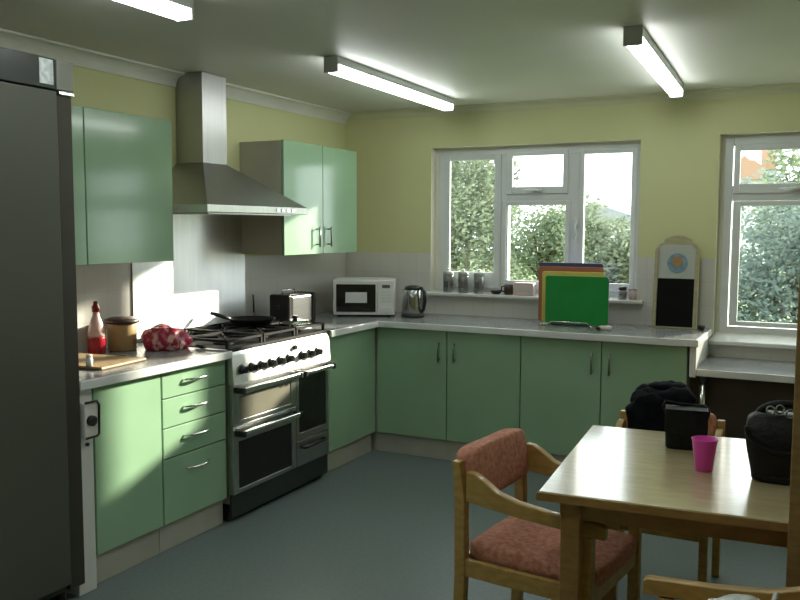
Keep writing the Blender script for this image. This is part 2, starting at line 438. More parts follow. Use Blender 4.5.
# worktops
t = thing('worktop', 'grey speckled worktop left of the range cooker', 'worktop', (.3, -2.65, .87))
box(.002, .612, -3.158, -2.181, .87, .908).build('slab', 'worktop', t, bevel=.004)
box(.6125, .624, -3.158, -2.181, .868, .907).build('edging', 'edging', t, bevel=.004)
t = thing('worktop', 'grey speckled L-shaped worktop running round the corner under the left window', 'worktop', (.6, -.3, .87))
MB().prism([(.002, -1.225), (.612, -1.225), (.612, -.612), (2.648, -.612), (2.648, -.002), (.002, -.002)], 'z', .87, .908).build('slab', 'worktop', t, bevel=.004)
MB().prism([(.6125, -1.225), (.624, -1.225), (.624, -.624), (2.66, -.624), (2.66, -.002), (2.6485, -.002), (2.6485, -.6125), (.6125, -.6125)], 'z', .866, .907).build('edging', 'edging', t, bevel=.004)
t = thing('lowered_worktop', 'low pale worktop on a metal leg under the right-hand window', 'worktop', (3.1, -.3, 0))
box(2.61, 3.98, -.56, -.002, .70, .735).build('slab', 'worktop', t, bevel=.004)
box(2.64, 3.98, -.572, -.5605, .695, .735).build('edging', 'edging', t, bevel=.004)
box(2.612, 2.648, -.60, -.5605, .69, .864).build('end_trim', 'edging', t, bevel=.004)
box(2.625, 2.645, -.556, -.01, .736, .864).build('end_panel', 'edging', t)
MB().tube([(2.68, -.52, .001), (2.68, -.52, .699)], .02, 16).build('leg', 'chrome', t, smooth=True)
MB().tube([(3.9, -.52, .001), (3.9, -.52, .699)], .02, 16).build('leg', 'chrome', t, smooth=True)
box(2.605, 3.98, -.46, -.44, .002, .699).build('shade_panel', 'darkpanel', t)  # dark sheet put in for the shade and brown tones below the slab

# ------------------------------------------------------------------ wall cabinets
def wall_cab(label, y0, y1, doors, handles=()):
    t = thing('wall_cabinet', label, 'kitchen cabinet', (.0, (y0+y1)/2, 1.36), 'green wall cabinets')
    box(.001, .308, y0+.001, y1-.001, 1.362, 2.055).build('carcass', 'carcass', t)
    for a, b in doors:
        d = box(.309, .33, a+.002, b-.002, 1.358, 2.058).build('door', 'green', t, bevel=.003)
        for h in handles:
            if a < h < b: bar((.33, h, 1.47), (0, 0, 1), (1, 0, 0), .13).build('handle', 'handle', d, smooth=True)
wall_cab('narrow green wall cabinet mostly hidden behind the tall fridge', -3.158, -2.832, [(-3.158, -2.832)])
wall_cab('wide green wall cabinet left of the cooker hood, ceiling lights mirrored in its door', -2.830, -2.268, [(-2.830, -2.268)])
wall_cab('two-door green wall cabinet right of the cooker hood, above the microwave', -1.294, -.40, [(-1.294, -.848), (-.848, -.40)], (-.93, -.79))

# ------------------------------------------------------------------ splashback, hood
tag(box(.001, .008, -2.23, -1.262, .91, 1.60).build('splashback', 'splash'), 'bright stainless steel splashback on the wall behind the range cooker', 'splashback')
t = thing('cooker_hood', 'stainless steel chimney hood on the wall above the range cooker', 'cooker hood', (0, -1.755, 1.6))
cy0, cy1, cx = -1.865, -1.655, .19
box(.001, cx, cy0, cy1, 1.885, H-.002).build('chimney', 'steel_hood', t, bevel=.002)
m = MB(); b0, b1, bx = -2.21, -1.30, .50
V = [(.001, b0, 1.645), (bx, b0, 1.645), (bx, b1, 1.645), (.001, b1, 1.645), (.001, cy0, 1.884), (cx, cy0, 1.884), (cx, cy1, 1.884), (.001, cy1, 1.884)]
m.add(V, [(3, 2, 1, 0), (4, 5, 6, 7), (0, 1, 5, 4), (1, 2, 6, 5), (2, 3, 7, 6), (3, 0, 4, 7)])
m.build('canopy', 'steel_hood', t)
box(.001, bx+.004, b0-.004, b1+.004, 1.606, 1.645).build('rim', 'steel_light', t, bevel=.003)
box(.08, .44, b0+.08, b1-.08, 1.598, 1.6055).build('filter', 'steel', t)
for k in range(4):
    box(bx+.0045, bx+.009, -1.62+k*.05, -1.59+k*.05, 1.617, 1.634).build('button', 'chrome', t)

# ------------------------------------------------------------------ range cooker
t = thing('range_cooker', 'stainless steel range cooker with six-burner gas hob and two ovens', 'cooker', (.3, -1.705, 0))
c0, c1 = -2.176, -1.234
box(.02, .585, c0+.003, c1-.003, .10, .885).build('body', 'steel', t, bevel=.003)
box(.08, .56, c0+.02, c1-.02, .001, .099).build('plinth', 'black', t)
box(.586, .60, c0+.002, c1-.002, .03, .15).build('kick_panel', 'fridge_dark', t, bevel=.003)
MB().prism([(.586, .725), (.624, .725), (.612, .875), (.60, .895), (.586, .895)], 'y', c0+.002, c1-.002).build('control_panel', 'steel_light', t, bevel=.003)
for y in (-2.105, -2.02, -1.935, -1.85, -1.765, -1.68, -1.545, -1.465, -1.385):
    k = MB().lathe([(0, .615), (.026, .615), (.024, .628), (.019, .63), (.017, .652), (0, .654)], (0, y, .80), axis='x', n=18)
    k.box(.652, .657, y-.003, y+.003, .80, .817)
    k.build('knob', 'black', t)
MB().lathe([(0, .615), (.014, .615), (.014, .63), (0, .63)], (0, -1.616, .853), axis='x', n=16).build('timer', 'black', t)
# doors
def oven_door(y0, y1, z0, z1, g, gm, railz, name):
    d = MB(); ga, gb, gc, gd = g; x0, x1 = .586, .612
    d.box(x0, x1, y0, ga, z0, z1); d.box(x0, x1, gb, y1, z0, z1); d.box(x0, x1, ga, gb, z0, gc); d.box(x0, x1, ga, gb, gd, z1)
    o = d.build(name, 'steel', t, bevel=.002)
    box(x0, x1-.004, ga, gb, gc, gd).build('glass', gm, o)
    if railz:
        MB().box(.645, .668, y0+.03, y1-.012, railz-.012, railz+.012).build('handle', 'chrome', o, bevel=.005)
        for yy in (y0+.012, y1-.034):
            box(.612, .672, yy, yy+.022, railz-.017, railz+.014).build('handle_bracket', 'black', o, bevel=.003)
    return o
oven_door(c0+.006, -1.595, .515, .722, (-2.115, -1.645, .535, .665), 'grill_glass', .70, 'grill_door')
oven_door(c0+.006, -1.595, .152, .510, (-2.125, -1.64, .175, .425), 'oven_glass', .475, 'oven_door')
oven_door(-1.590, c1-.006, .305, .722, (-1.565, -1.272, .345, .675), 'oven_glass', .70, 'oven_door')
dr = box(.586, .612, -1.590, c1-.006, .152, .300).build('storage_drawer', 'steel', t, bevel=.002)
MB().tube([(.612, -1.55, .262), (.64, -1.54, .262), (.64, -1.32, .262), (.612, -1.31, .262)], .009).build('handle', 'black', dr, smooth=True)
box(.03, .60, c0+.003, c1-.003, .886, .912).build('hob_tray', 'iron', t, bevel=.004)
box(.012, .035, c0+.01, c1-.01, .913, .94).build('rear_upstand', 'steel', t, bevel=.003)
bur = [(x, y) for y in (-2.02, -1.705, -1.39) for x in (.19, .44)]
for x, y in bur:
    MB().lathe([(0, .912), (.055, .912), (.055, .92), (.04, .924), (.04, .934), (.03, .938), (0, .939)], (x, y, 0), n=24).build('burner', 'iron', t)
for y in (-2.02, -1.705, -1.39):
    g = MB(); r = .0065; a, b = y-.15, y+.15; z = .955
    for xx in (.05, .315, .575): g.box(xx-r, xx+r, a, b, z-.012, z)
    for yy in (a, b-2*r): g.box(.05, .575, yy, yy+2*r, z-.012, z)
    for bxx in (.19, .44):
        for q in range(4):
            an = PI/4 + q*PI/2
            g.tube([(bxx+.03*math.cos(an), y+.03*math.sin(an), z-.006), (bxx+.135*math.cos(an), y+.145*math.sin(an), z-.006)], .0065, 6)
    for xx in (.05, .575):
        for yy in (a+r, b-r): g.box(xx-r, xx+r, yy-r, yy+r, .912, z-.01)
    g.build('pan_support', 'iron', t)

# pans on the hob
t = thing('frying_pan', 'black frying pan on the rear middle burner, handle towards the wall', 'pan', (.25, -1.62, .956))
MB().lathe([(0, .956), (.11, .956), (.135, .99), (.138, .994), (.132, .994), (.106, .962), (0, .961)], (.26, -1.53, 0), n=36).build('pan_body', 'iron', t, smooth=True)
MB().tube([(.155, -1.60, .988), (.12, -1.625, 1.003), (.085, -1.65, 1.018), (.06, -1.668, 1.026)], [.009, .011, .012, .010]).build('handle', 'black', t, smooth=True)
t = thing('saucepan_lid', 'shiny steel pan lid lying on the right front of the hob', 'lid', (.44, -1.39, .956))
MB().lathe([(0, .965), (.02, .980), (.07, .972), (.098, .960), (.102, .956), (.098, .956), (0, .957)][::-1], (.44, -1.345, 0), n=36).build('lid_plate', 'chrome', t, smooth=True)
MB().lathe([(0, .979), (.012, .979), (.02, .992), (.016, 1.0), (0, 1.0)], (.44, -1.345, 0), n=18).build('knob', 'black', t, smooth=True)
# ------------------------------------------------------------------ fridge
t = thing('tall_fridge', 'tall dark grey fridge at the left edge with white sticker on top', 'fridge', (.3, -3.5, 0))
f0, f1 = -3.85, -3.163
box(.03, .60, f0, f1, .06, 2.165).build('body', 'fridge_side', t, bevel=.004)
for yy in (f0+.06, f1-.06):
    for xx in (.08, .55):
        MB().lathe([(.022, 0), (.022, .058)], (xx, yy, .001), n=14).build('foot', 'black', t)
box(.601, .64, f0, -3.245, .10, 2.045).build('door', 'fridge', t, bevel=.006)
box(.601, .625, -3.240, f1, .07, 2.035).build('edge_strip', 'fridge_side', t, bevel=.004)
box(.601, .64, f0, -3.252, 2.05, 2.165).build('top_panel', 'fridge_dark', t, bevel=.004)
box(.601, .64, -3.243, f1, 2.05, 2.165).build('hinge_box', 'fridge_light', t, bevel=.005)
box(.601, .640, -3.235, f1, 2.036, 2.046).build('hinge_plate', 'chrome', t)
st = box(.6405, .642, -3.325, -3.262, 2.065, 2.158).build('sticker', 'sticker', t); st['label'] = 'white sticker'
MB().tube([(.64, -3.80, 1.0), (.68, -3.80, 1.0), (.68, -3.80, 1.4), (.64, -3.80, 1.4)], .012).build('handle', 'steel', t, smooth=True)

# ------------------------------------------------------------------ things on the left worktop
tag(MB().box(-.2, .2, -.155, .155, 0, .014).build('chopping_board', 'beech', bevel=.006), 'brown wooden chopping board lying on the worktop beside the fridge', 'chopping board')
o = bpy.data.objects['chopping_board']; o.location = (.29, -2.80, .9085); o.rotation_euler = (0, 0, R(6))
t = thing('salt_pot', 'little cream pot standing on the wooden chopping board', 'pot', (.43, -2.93, .923))
MB().lathe([(0, .923), (.014, .923), (.016, .95), (.012, .962), (0, .962)], (.43, -2.93, 0), n=18).build('pot_body', 'edging', t, smooth=True)
MB().lathe([(0, .962), (.013, .962), (.013, .972), (0, .974)], (.43, -2.93, 0), n=18).build('lid', 'bread', t, smooth=True)
t = thing('sauce_bottle', 'bottle of red sauce with dark red cap, against the wall beside the tan pot', 'bottle', (.10, -2.575, .909))
MB().lathe([(0, .909), (.040, .909), (.043, .915), (.043, .985), (.041, .992), (0, .992)], (.1, -2.575, 0), n=24).build('sauce', 'red', t, smooth=True)
MB().lathe([(0, .992), (.041, .992), (.040, 1.02), (.028, 1.07), (.017, 1.095), (.015, 1.115), (0, 1.115)], (.1, -2.575, 0), n=24).build('bottle_neck', 'clear', t, smooth=True)
MB().lathe([(0, 1.115), (.019, 1.115), (.019, 1.14), (.012, 1.15), (.010, 1.165), (0, 1.167)], (.1, -2.575, 0), n=20).build('cap', 'cap', t, smooth=True)
t = thing('storage_pot', 'tan storage pot with dark brown lid, between red sauce bottle and steel splashback', 'pot', (.12, -2.425, .909))
MB().lathe([(0, .909), (.066, .909), (.070, .915), (.072, 1.04), (.069, 1.05), (0, 1.05)], (.12, -2.425, 0), n=32).build('pot_body', 'tan', t, smooth=True)
MB().lathe([(0, 1.048), (.084, 1.048), (.088, 1.056), (.086, 1.064), (.06, 1.074), (0, 1.078)], (.12, -2.425, 0), n=32).build('lid', 'tan_dark', t, smooth=True)
t = thing('shopping_bag', 'crumpled red patterned bag on the worktop left of the hob', 'bag', (.30, -2.29, .909))
MB().blob((.285, -2.300, .952), (.105, .10, .075), .8, .8, .022, 14, 3, 48, 30, flat=-.042).build('bag_body', 'bagred', t, smooth=True)
MB().blob((.335, -2.222, .945), (.045, .04, .045), 1, 1, .02, 22, 5, 28, 18, flat=-.035).build('gathered_neck', 'bagpink', t, smooth=True)
t = thing('knife', 'dark broad-bladed knife lying on the worktop corner beside the hob', 'knife', (.5, -2.21, .909))
MB().prism([(.47, -2.236), (.56, -2.238), (.605, -2.222), (.605, -2.200), (.47, -2.196)], 'z', .909, .914).build('blade', 'steel', t)
MB().tube([(.47, -2.214, .918), (.43, -2.205, .920), (.40, -2.195, .920)], [.008, .010, .008]).build('handle', 'black', t, smooth=True)

# toaster, utensil holder
t = thing('toaster', 'steel toaster with black ends on the worktop right of the hob', 'toaster', (.23, -1.07, .909))
box(.165, .305, -1.18, -.94, .918, 1.105).build('shell', 'steel', t, bevel=.02, seg=4)
for a, b in ((-1.222, -1.181), (-.939, -.90)):
    box(.16, .31, a, b, .909, 1.11).build('end_cheek', 'black', t, bevel=.014, seg=3)
for xx in (.2, .255):
    box(xx-.012, xx+.012, -1.15, -.97, 1.1045, 1.107).build('slot', 'black', t)
box(.225, .245, -1.236, -1.2225, 1.02, 1.045).build('lever', 'black', t, bevel=.003)
MB().tube([(.20, -1.13, 1.107), (.20, -1.13, 1.13), (.20, -.99, 1.13), (.20, -.99, 1.107)], .005).build('bun_rack', 'chrome', t, smooth=True)
t = thing('ladle', 'thin steel ladle standing upright on the wall hook behind the hob', 'ladle', (.02, -1.19, .93))
MB().tube([(.02, -1.19, .985), (.018, -1.19, 1.05), (.014, -1.19, 1.10)], .005).build('handle', 'black', t, smooth=True)
MB().lathe([(0, .913), (.03, .925), (.04, .955), (.037, .957), (.026, .930), (0, .920)], (.055, -1.185, 0), n=20).build('bowl', 'steel', t, smooth=True)
MB().tube([(.02, -1.19, .985), (.035, -1.188, .955)], .005).build('neck', 'steel', t, smooth=True)

# ------------------------------------------------------------------ microwave and kettle
t = thing('microwave', 'white microwave oven with black door window in the worktop corner', 'microwave', (0, 0, 0))
x0, x1, y0, y1, z0, z1 = -.215, .215, 0, .32, .011, .258
box(x0, x1, y0, y1, z0, z1).build('case', 'white', t, bevel=.006)
for xx in (x0+.04, x1-.04):
    for yy in (y0+.04, y1-.04): MB().lathe([(.014, 0), (.014, .011)], (xx, yy, 0), n=12).build('foot', 'black', t)
d = box(x0+.004, .095, y0-.018, y0-.001, z0+.004, z1-.004).build('door', 'white', t, bevel=.004)
box(-.19, .085, y0-.0225, y0-.0185, z0+.025, z1-.03).build('door_window', 'microglass', d)
box(-.125, .025, y0-.0245, y0-.0228, z0+.088, z0+.162).build('reflection_patch', 'edging', d)  # pale rectangle painting a reflection in the black door window
pn = box(.098, x1-.002, y0-.018, y0-.001, z0+.004, z1-.004).build('control_panel', 'white', t, bevel=.004)
box(.13, .185, y0-.0205, y0-.0185, z1-.055, z1-.033).build('display', 'display', pn)
for r_ in range(4):
    box(.125, .19, y0-.0205, y0-.0185, z1-.09-r_*.022, z1-.076-r_*.022).build('button', 'edging', pn)
box(.115, .20, y0-.0225, y0-.0185, z0+.02, z0+.055).build('door_button', 'edging', pn, bevel=.002)
t.location = (.405, -.44, .9085); t.rotation_euler = (0, 0, R(25))
t = thing('kettle', 'steel jug kettle with black handle, right of the microwave', 'kettle', (.71, -.28, .909))
KX = -.03
kc = (.705, -.27, 0)
MB().lathe([(0, .909), (.083, .909), (.085, .915), (.078, .932), (0, .932)], kc, n=32).build('base', 'black', t, smooth=True)
MB().lathe([(0, .932), (.076, .932), (.078, .94), (.070, 1.05), (.062, 1.095), (.058, 1.10), (0, 1.10)], kc, n=36).build('jug', 'kettle', t, smooth=True)
MB().lathe([(0, 1.10), (.061, 1.10), (.056, 1.118), (.03, 1.128), (0, 1.13)], kc, n=32).build('lid', 'black', t, smooth=True)
MB().tube([(.755, -.285, 1.105), (.785, -.295, 1.112), (.812, -.305, 1.085), (.815, -.306, 1.02), (.805, -.303, .965), (.77, -.29, .945)], [.012, .014, .013, .012, .012, .012]).build('handle', 'black', t, smooth=True)
MB().prism([(.642, 1.06), (.625, 1.098), (.66, 1.10), (.66, 1.05)], 'y', -.275-.015, -.275+.02).build('spout', 'kettle', t, bevel=.004)

# ------------------------------------------------------------------ window sill things
def canister(x, z, label):
    t = thing('canister', label, 'canister', (x, -.005, z), 'steel canisters on the left window sill')
    MB().lathe([(0, z), (.035, z), (.037, z+.004), (.037, z+.115), (.035, z+.12), (0, z+.12)], (x, -.005, 0), n=28).build('can_body', 'jar', t, smooth=True)
    MB().lathe([(0, z+.12), (.039, z+.12), (.039, z+.142), (.034, z+.149), (.012, z+.151), (0, z+.151)], (x, -.005, 0), n=28).build('lid', 'lampbody', t, smooth=True)
    MB().lathe([(0, z+.15), (.009, z+.15), (.013, z+.163), (.009, z+.168), (0, z+.169)], (x, -.005, 0), n=16).build('knob', 'chrome', t, smooth=True)
    box(x-.016, x+.016, -.0445, -.0435, z+.035, z+.08).build('badge', 'display', t)
    return t
ZS = 1.0705
canister(.858, ZS, 'lidded steel canister in the left corner of the window sill, behind the kettle')
canister(.975, ZS, 'lidded steel canister on the window sill, middle of the row of three')
canister(1.095, ZS, 'lidded steel canister on the window sill, nearest the little black dish')
tag(MB().lathe([(0, ZS), (.025, ZS), (.046, ZS+.022), (.043, ZS+.024), (.024, ZS+.005), (0, ZS+.005)], (1.225, -.005, 0), n=24).build('dish', 'black', smooth=True), 'little black dish on the window sill between the canisters and the dark mug', 'dish')
t = thing('mug', 'dark mug on the window sill just left of the pale pink box', 'mug', (1.318, -.01, ZS))
MB().lathe([(0, ZS), (.030, ZS), (.034, ZS+.07), (.031, ZS+.071), (.027, ZS+.006), (0, ZS+.005)], (1.318, -.01, 0), n=24).build('cup', 'tan_dark', t, smooth=True)
MB().tube([(1.285, -.012, ZS+.056), (1.268, -.014, ZS+.052), (1.265, -.014, ZS+.028), (1.288, -.012, ZS+.016)], .005).build('handle', 'tan_dark', t, smooth=True)
t = thing('food_box', 'pale pink cardboard box on the window sill left of the chopping boards', 'box', (1.43, 0, ZS))
box(1.362, 1.50, -.03, .03, ZS, ZS+.085).build('carton', 'pinkbox', t, bevel=.003)
box(1.364, 1.498, -.032, -.0305, ZS+.028, ZS+.06).build('label_band', 'bread', t)
t = thing('jar', 'small dark-lidded glass jar on the sill right of the green board', 'jar', (2.10, -.005, ZS))
MB().lathe([(0, ZS), (.026, ZS), (.028, ZS+.05), (.022, ZS+.06), (0, ZS+.06)], (2.10, -.005, 0), n=20).build('jar_body', 'jar', t, smooth=True)
MB().lathe([(0, ZS+.06), (.026, ZS+.06), (.026, ZS+.08), (0, ZS+.081)], (2.10, -.005, 0), n=20).build('lid', 'black', t, smooth=True)
t = thing('tin', 'small pinkish tin at the right end of the left window sill', 'tin', (2.175, -.005, ZS))
MB().lathe([(0, ZS), (.026, ZS), (.026, ZS+.062), (0, ZS+.062)], (2.165, -.005, 0), n=20).build('tin_body', 'pinkbox', t, smooth=True)
MB().lathe([(0, ZS+.062), (.027, ZS+.062), (.027, ZS+.068), (0, ZS+.069)], (2.165, -.005, 0), n=20).build('lid', 'jar', t)

# ------------------------------------------------------------------ chopping boards on the back worktop
def board(x0, x1, z1, y, mm, label):
    w = .012; m = MB()
    r = .015; z0 = .921
    pts = []
    for cx_, cz_, a0 in ((x1-r, z0+r, -90), (x1-r, z1-r, 0), (x0+r, z1-r, 90), (x0+r, z0+r, 180)):
        for k in range(5):
            a = R(a0+90*k/4); pts.append((cx_+r*math.cos(a), cz_+r*math.sin(a)))
    m.prism(pts, 'y', y-w/2, y+w/2)
    return tag(m.build('chopping_board', mm, bevel=.002), label, 'chopping board', 'colour-coded chopping boards in the rack')
board(1.672, 2.078, 1.228, -.300, 'bgreen', 'green plastic chopping board, frontmost in the upright rack')
board(1.635, 2.045, 1.253, -.255, 'byellow', 'yellow chopping board standing just behind the green board')
board(1.598, 2.025, 1.282, -.210, 'bbrown', 'reddish brown chopping board standing behind the yellow board')
board(1.590, 2.010, 1.306, -.165, 'bpurple', 'dark blue chopping board, rearmost in the upright rack')
t = thing('board_rack', 'low steel wire rack holding the upright chopping boards', 'rack', (1.8, -.23, .909))
for yy in (-.325, -.278, -.232, -.188, -.142):
    MB().tube([(1.64, yy, .915), (1.70, yy, .915), (1.72, yy, .935), (1.95, yy, .935), (1.97, yy, .915), (2.0, yy, .915)], .004, 8).build('divider', 'chrome', t, smooth=True)
for xx in (1.655, 1.985):
    MB().tube([(xx, -.34, .9125), (xx, -.13, .9125)], .0035, 8).build('rail', 'chrome', t, smooth=True)
t = thing('packet', 'small pale packet with dark end on the worktop right of green board', 'packet', (2.08, -.38, .909))
MB().blob((2.085, -.40, .921), (.042, .026, .014), .6, .8, .004, 30, 2, flat=-.0118).build('wrapper', 'bread', t, smooth=True)
MB().blob((2.045, -.41, .918), (.018, .022, .010), .7, .8, .002, 30, 4, 20, 12, flat=-.0088).build('dark_end', 'tan_dark', t, smooth=True)

# ------------------------------------------------------------------ chalkboard
cb = thing('menu_chalkboard', 'arched wooden chalkboard with round plate picture at the worktop end', 'chalkboard', (2.44, -.08, .909))
x0, x1 = 2.312, 2.578; xm = (x0+x1)/2; lean = .05
def cbp(x, z, d=0):                       # leaning plane: y falls towards the wall with height
    return (x, -.105 + (z-.909)/.58*lean + d, z)
def cb_extr(pts, d0, d1):
    n = len(pts)
    vs = [cbp(x, z, d0) for x, z in pts] + [cbp(x, z, d1) for x, z in pts]
    fs = [tuple(range(n)), tuple(range(n, 2*n))[::-1]] + [(i, (i+1) % n, n+(i+1) % n, n+i) for i in range(n)]
    return MB().add(vs, fs)
arch = [(x0, .909), (x1, .909), (x1, 1.40)] + [(x1-.02, 1.43), (x1-.05, 1.445), (x1-.055, 1.465), (xm+.04, 1.482), (xm, 1.487), (xm-.04, 1.482), (x0+.055, 1.465), (x0+.05, 1.445), (x0+.02, 1.43)] + [(x0, 1.40)]
cb_extr(arch, .004, .024).build('back_board', 'pine', cb, bevel=.002)
fr = MB()
for a in ([(x0, .909), (x0+.022, .909), (x0+.022, 1.40), (x0, 1.40)], [(x1-.022, .909), (x1, .909), (x1, 1.40), (x1-.022, 1.40)], [(x0+.022, .909), (x1-.022, .909), (x1-.022, .918), (x0+.022, .918)]):
    n = len(a); vs = [cbp(x, z, -.012) for x, z in a] + [cbp(x, z, .0035) for x, z in a]
    fr.add(vs, [tuple(range(n)), tuple(range(n, 2*n))[::-1]] + [(i, (i+1) % n, n+(i+1) % n, n+i) for i in range(n)])
fr.build('frame', 'pine', cb, bevel=.002)
cb_extr([(x0+.0225, .9185), (x1-.0225, .9185), (x1-.0225, 1.218), (x0+.0225, 1.218)], -.004, .0035).build('slate', 'slate', cb)
cb_extr([(x0+.0225, 1.22), (x1-.0225, 1.22), (x1-.0225, 1.40), (x1-.05, 1.43), (x0+.05, 1.43), (x0+.0225, 1.40)], -.003, .0035).build('picture_panel', 'paper', cb)
circ = lambda cx_, cz_, r: [(cx_+r*math.cos(2*PI*k/28), cz_+r*math.sin(2*PI*k/28)) for k in range(28)]
cb_extr(circ(xm+.005, 1.315, .062), -.006, -.0032).build('plate_picture', 'plate', cb)
cb_extr(circ(xm+.005, 1.325, .034), -.008, -.0062).build('food_picture', 'food', cb)
t = thing('pebble_dish', 'small dark dish on the worktop corner right of the chalkboard', 'dish', (2.62, -.13, .909))
MB().lathe([(0, .909), (.016, .909), (.026, .935), (.023, .936), (.014, .914), (0, .914)], (2.612, -.13, 0), n=20).build('bowl', 'black', t, smooth=True)

# ------------------------------------------------------------------ dining table
TT = .73
t = thing('dining_table', 'light wooden dining table with pale glossy top at the right', 'table')
hw, hl = .525, .475
box(-hw, hw, -hl, hl, TT-.026, TT).build('tabletop', 'table_top', t, bevel=.004)
box(-hw-.004, hw+.004, -hl-.004, -hl-.0005, TT-.028, TT-.004).build('edge_lipping', 'table_wood', t)
ap = MB(); a, b = hw-.065, hl-.055
ap.box(-a, a, -b-.01, -b+.012, TT-.088, TT-.027); ap.box(-a, a, b-.012, b+.01, TT-.088, TT-.027)
ap.box(-a-.01, -a+.012, -b+.013, b-.013, TT-.088, TT-.027); ap.box(a-.012, a+.01, -b+.013, b-.013, TT-.088, TT-.027)
ap.build('apron', 'table_wood', t)
for sx in (-1, 1):
    for sy in (-1, 1):
        ix = .094 if sx < 0 else .062
        x_, y_ = sx*(hw-ix), sy*(hl-.062)
        box(x_-.03, x_+.03, y_-.03, y_+.03, .001, TT-.0265).build('leg', 'table_wood', t, bevel=.004)
t.location = (3.018, -2.623, 0); t.rotation_euler = (0, 0, R(4.3))

# ------------------------------------------------------------------ chairs
def chair(label, arms=True, W=.25):
    t = thing('armchair' if arms else 'dining_chair', label, 'chair', (0, 0, 0), None)
    wy = W-.018; m = 'oak_chair'
    for sy in (-1, 1):
        y = sy*wy
        MB().prism([(-.262, .001), (-.222, .001), (-.208, .34), (-.212, .60), (-.232, .735), (-.262, .735), (-.252, .60), (-.25, .34)], 'y', y-.018, y+.018).build('leg', m, t, bevel=.004)
        zt = .565 if arms else .40
        box(.205, .245, y-.018, y+.018, .001, zt).build('leg', m, t, bevel=.004)
        if arms:
            top = [(.285, .605), (.27, .612), (.10, .620), (-.02, .632), (-.09, .652), (-.14, .684), (-.175, .702), (-.207, .704)]
            bot = [(-.207, .600), (0, .580), (.285, .566)]
            MB().prism(top+bot, 'y', y-.017, y+.017).build('armrest', m, t, bevel=.005)
        box(-.215, .204, y-.012, y+.012, .335, .395).build('side_rail', m, t, bevel=.003)
    box(.214, .236, -wy+.019, wy-.019, .325, .395).build('front_rail', m, t, bevel=.003)
    box(-.24, -.222, -wy+.019, wy-.019, .34, .395).build('back_rail', m, t, bevel=.003)
    MB().blob((.01, 0, .412), (.245, wy-.022, .037), .35, .22, .003, 6, 1, 56, 20).build('seat', 'terracotta', t, smooth=True)
    mt = Matrix.Rotation(R(-8), 4, 'Y')
    MB().blob((-.228, 0, .678), (.044, wy-.020, .094), .3, .35, .002, 6, 2, 48, 24, mtx=mt).build('backrest', 'terracotta', t, smooth=True)
    return t
c1_ = chair('wooden armchair with terracotta seat and back, pulled up at the left end of the table')
c1_.location = (2.460, -2.748, 0); c1_.rotation_euler = (0, 0, R(-7))
c3 = dup(c1_, (3.175, -3.575, 0), PI, 'wooden armchair in the foreground, only its arm showing at the bottom right')
c2_ = dup(c1_, (2.695, -1.95, 0), R(-90), 'terracotta and wood armchair behind the table, black coat over its back')
c2_.scale = (1, .9, .95)

# coat over the back chair
t = thing('coat', 'bunched black coat draped over the chair behind the table', 'coat', (2.65, -1.74, .79))
MB().blob((2.67, -1.74, .785), (.128, .10, .055), .75, .8, .022, 12, 3, 56, 36, flat=-.042).build('coat_body', 'cloth', t, smooth=True)
MB().blob((2.62, -1.862, .70), (.085, .042, .11), .8, .9, .018, 14, 8, 40, 30).build('front_panel', 'cloth', t, smooth=True)
MB().blob((2.585, -1.79, .775), (.05, .08, .045), .9, .9, .012, 16, 4, 32, 22).build('sleeve', 'cloth', t, smooth=True)
MB().blob((2.68, -1.735, .836), (.08, .05, .018), .8, .9, .010, 20, 5, 36, 20).build('collar', 'cloth', t, smooth=True)

# handbag
t = thing('handbag', 'boxy black leather handbag on the table in front of the coat', 'handbag', (2.85, -2.40, TT))
hb = MB(); rot = Matrix.Translation((2.853, -2.385, TT+.001)) @ Matrix.Rotation(R(8), 4, 'Z')
def loft_bag(m, secs, mtx):
    vs = []; n = 32
    for (hx, hy, z) in secs:
        for k in range(n):
            a = 2*PI*k/n; e = .35
            vs.append(mtx @ Vector((math.copysign(abs(math.cos(a))**e, math.cos(a))*hx, math.copysign(abs(math.sin(a))**e, math.sin(a))*hy, z)))
    fs = [(i*n+k, i*n+(k+1) % n, (i+1)*n+(k+1) % n, (i+1)*n+k) for i in range(len(secs)-1) for k in range(n)]
    fs += [tuple(range(n))[::-1], tuple((len(secs)-1)*n+k for k in range(n))]
    return m.add(vs, fs)
loft_bag(hb, [(.066, .042, 0), (.072, .048, .006), (.073, .048, .06), (.074, .043, .11), (.073, .034, .138), (.068, .028, .142)], rot).build('bag_body', 'leather', t, smooth=True)
fl = MB(); fl.box(-.074, .074, -.052, -.046, .062, .140, rot); fl.box(-.074, .074, -.052, .034, .1425, .148, rot)
fl.build('flap', 'leather', t, bevel=.003)
MB().tube([rot @ Vector(p) for p in [(-.068, 0, .12), (-.082, 0, .15), (-.075, .005, .165), (-.03, .02, .155), (.02, .035, .15), (.06, .03, .152), (.078, .01, .14), (.072, 0, .11)]], .006).build('strap', 'leather', t, smooth=True)

# large black bag
t = thing('tote_bag', 'large black shoulder bag with metal strap rings at the right of the table', 'bag', (3.20, -2.68, TT))
tx, ty = 3.195, -2.66
rot = Matrix.Translation((tx, ty, TT+.001))
loft_bag(MB(), [(.085, .06, 0), (.095, .07, .008), (.10, .075, .04), (.112, .08, .10), (.12, .072, .155), (.114, .055, .195), (.09, .04, .213)], rot).build('bag_body', 'nylon', t, smooth=True)
box(tx-.09, tx+.09, ty-.078, ty-.068, TT+.020, TT+.027).build('base_piping', 'leather', t, bevel=.003)
MB().tube([(tx+.112*math.cos(PI+PI*k/18), ty-.078-.006*math.sin(PI*k/18), TT+.18-.075*math.sin(PI*k/18)) for k in range(19)], .007).build('strap', 'leather', t, smooth=True)
MB().tube([(tx+.085*math.cos(PI*k/16), ty+.01, TT+.195+.05*math.sin(PI*k/16)) for k in range(17)], .012).build('handle', 'leather', t, smooth=True)
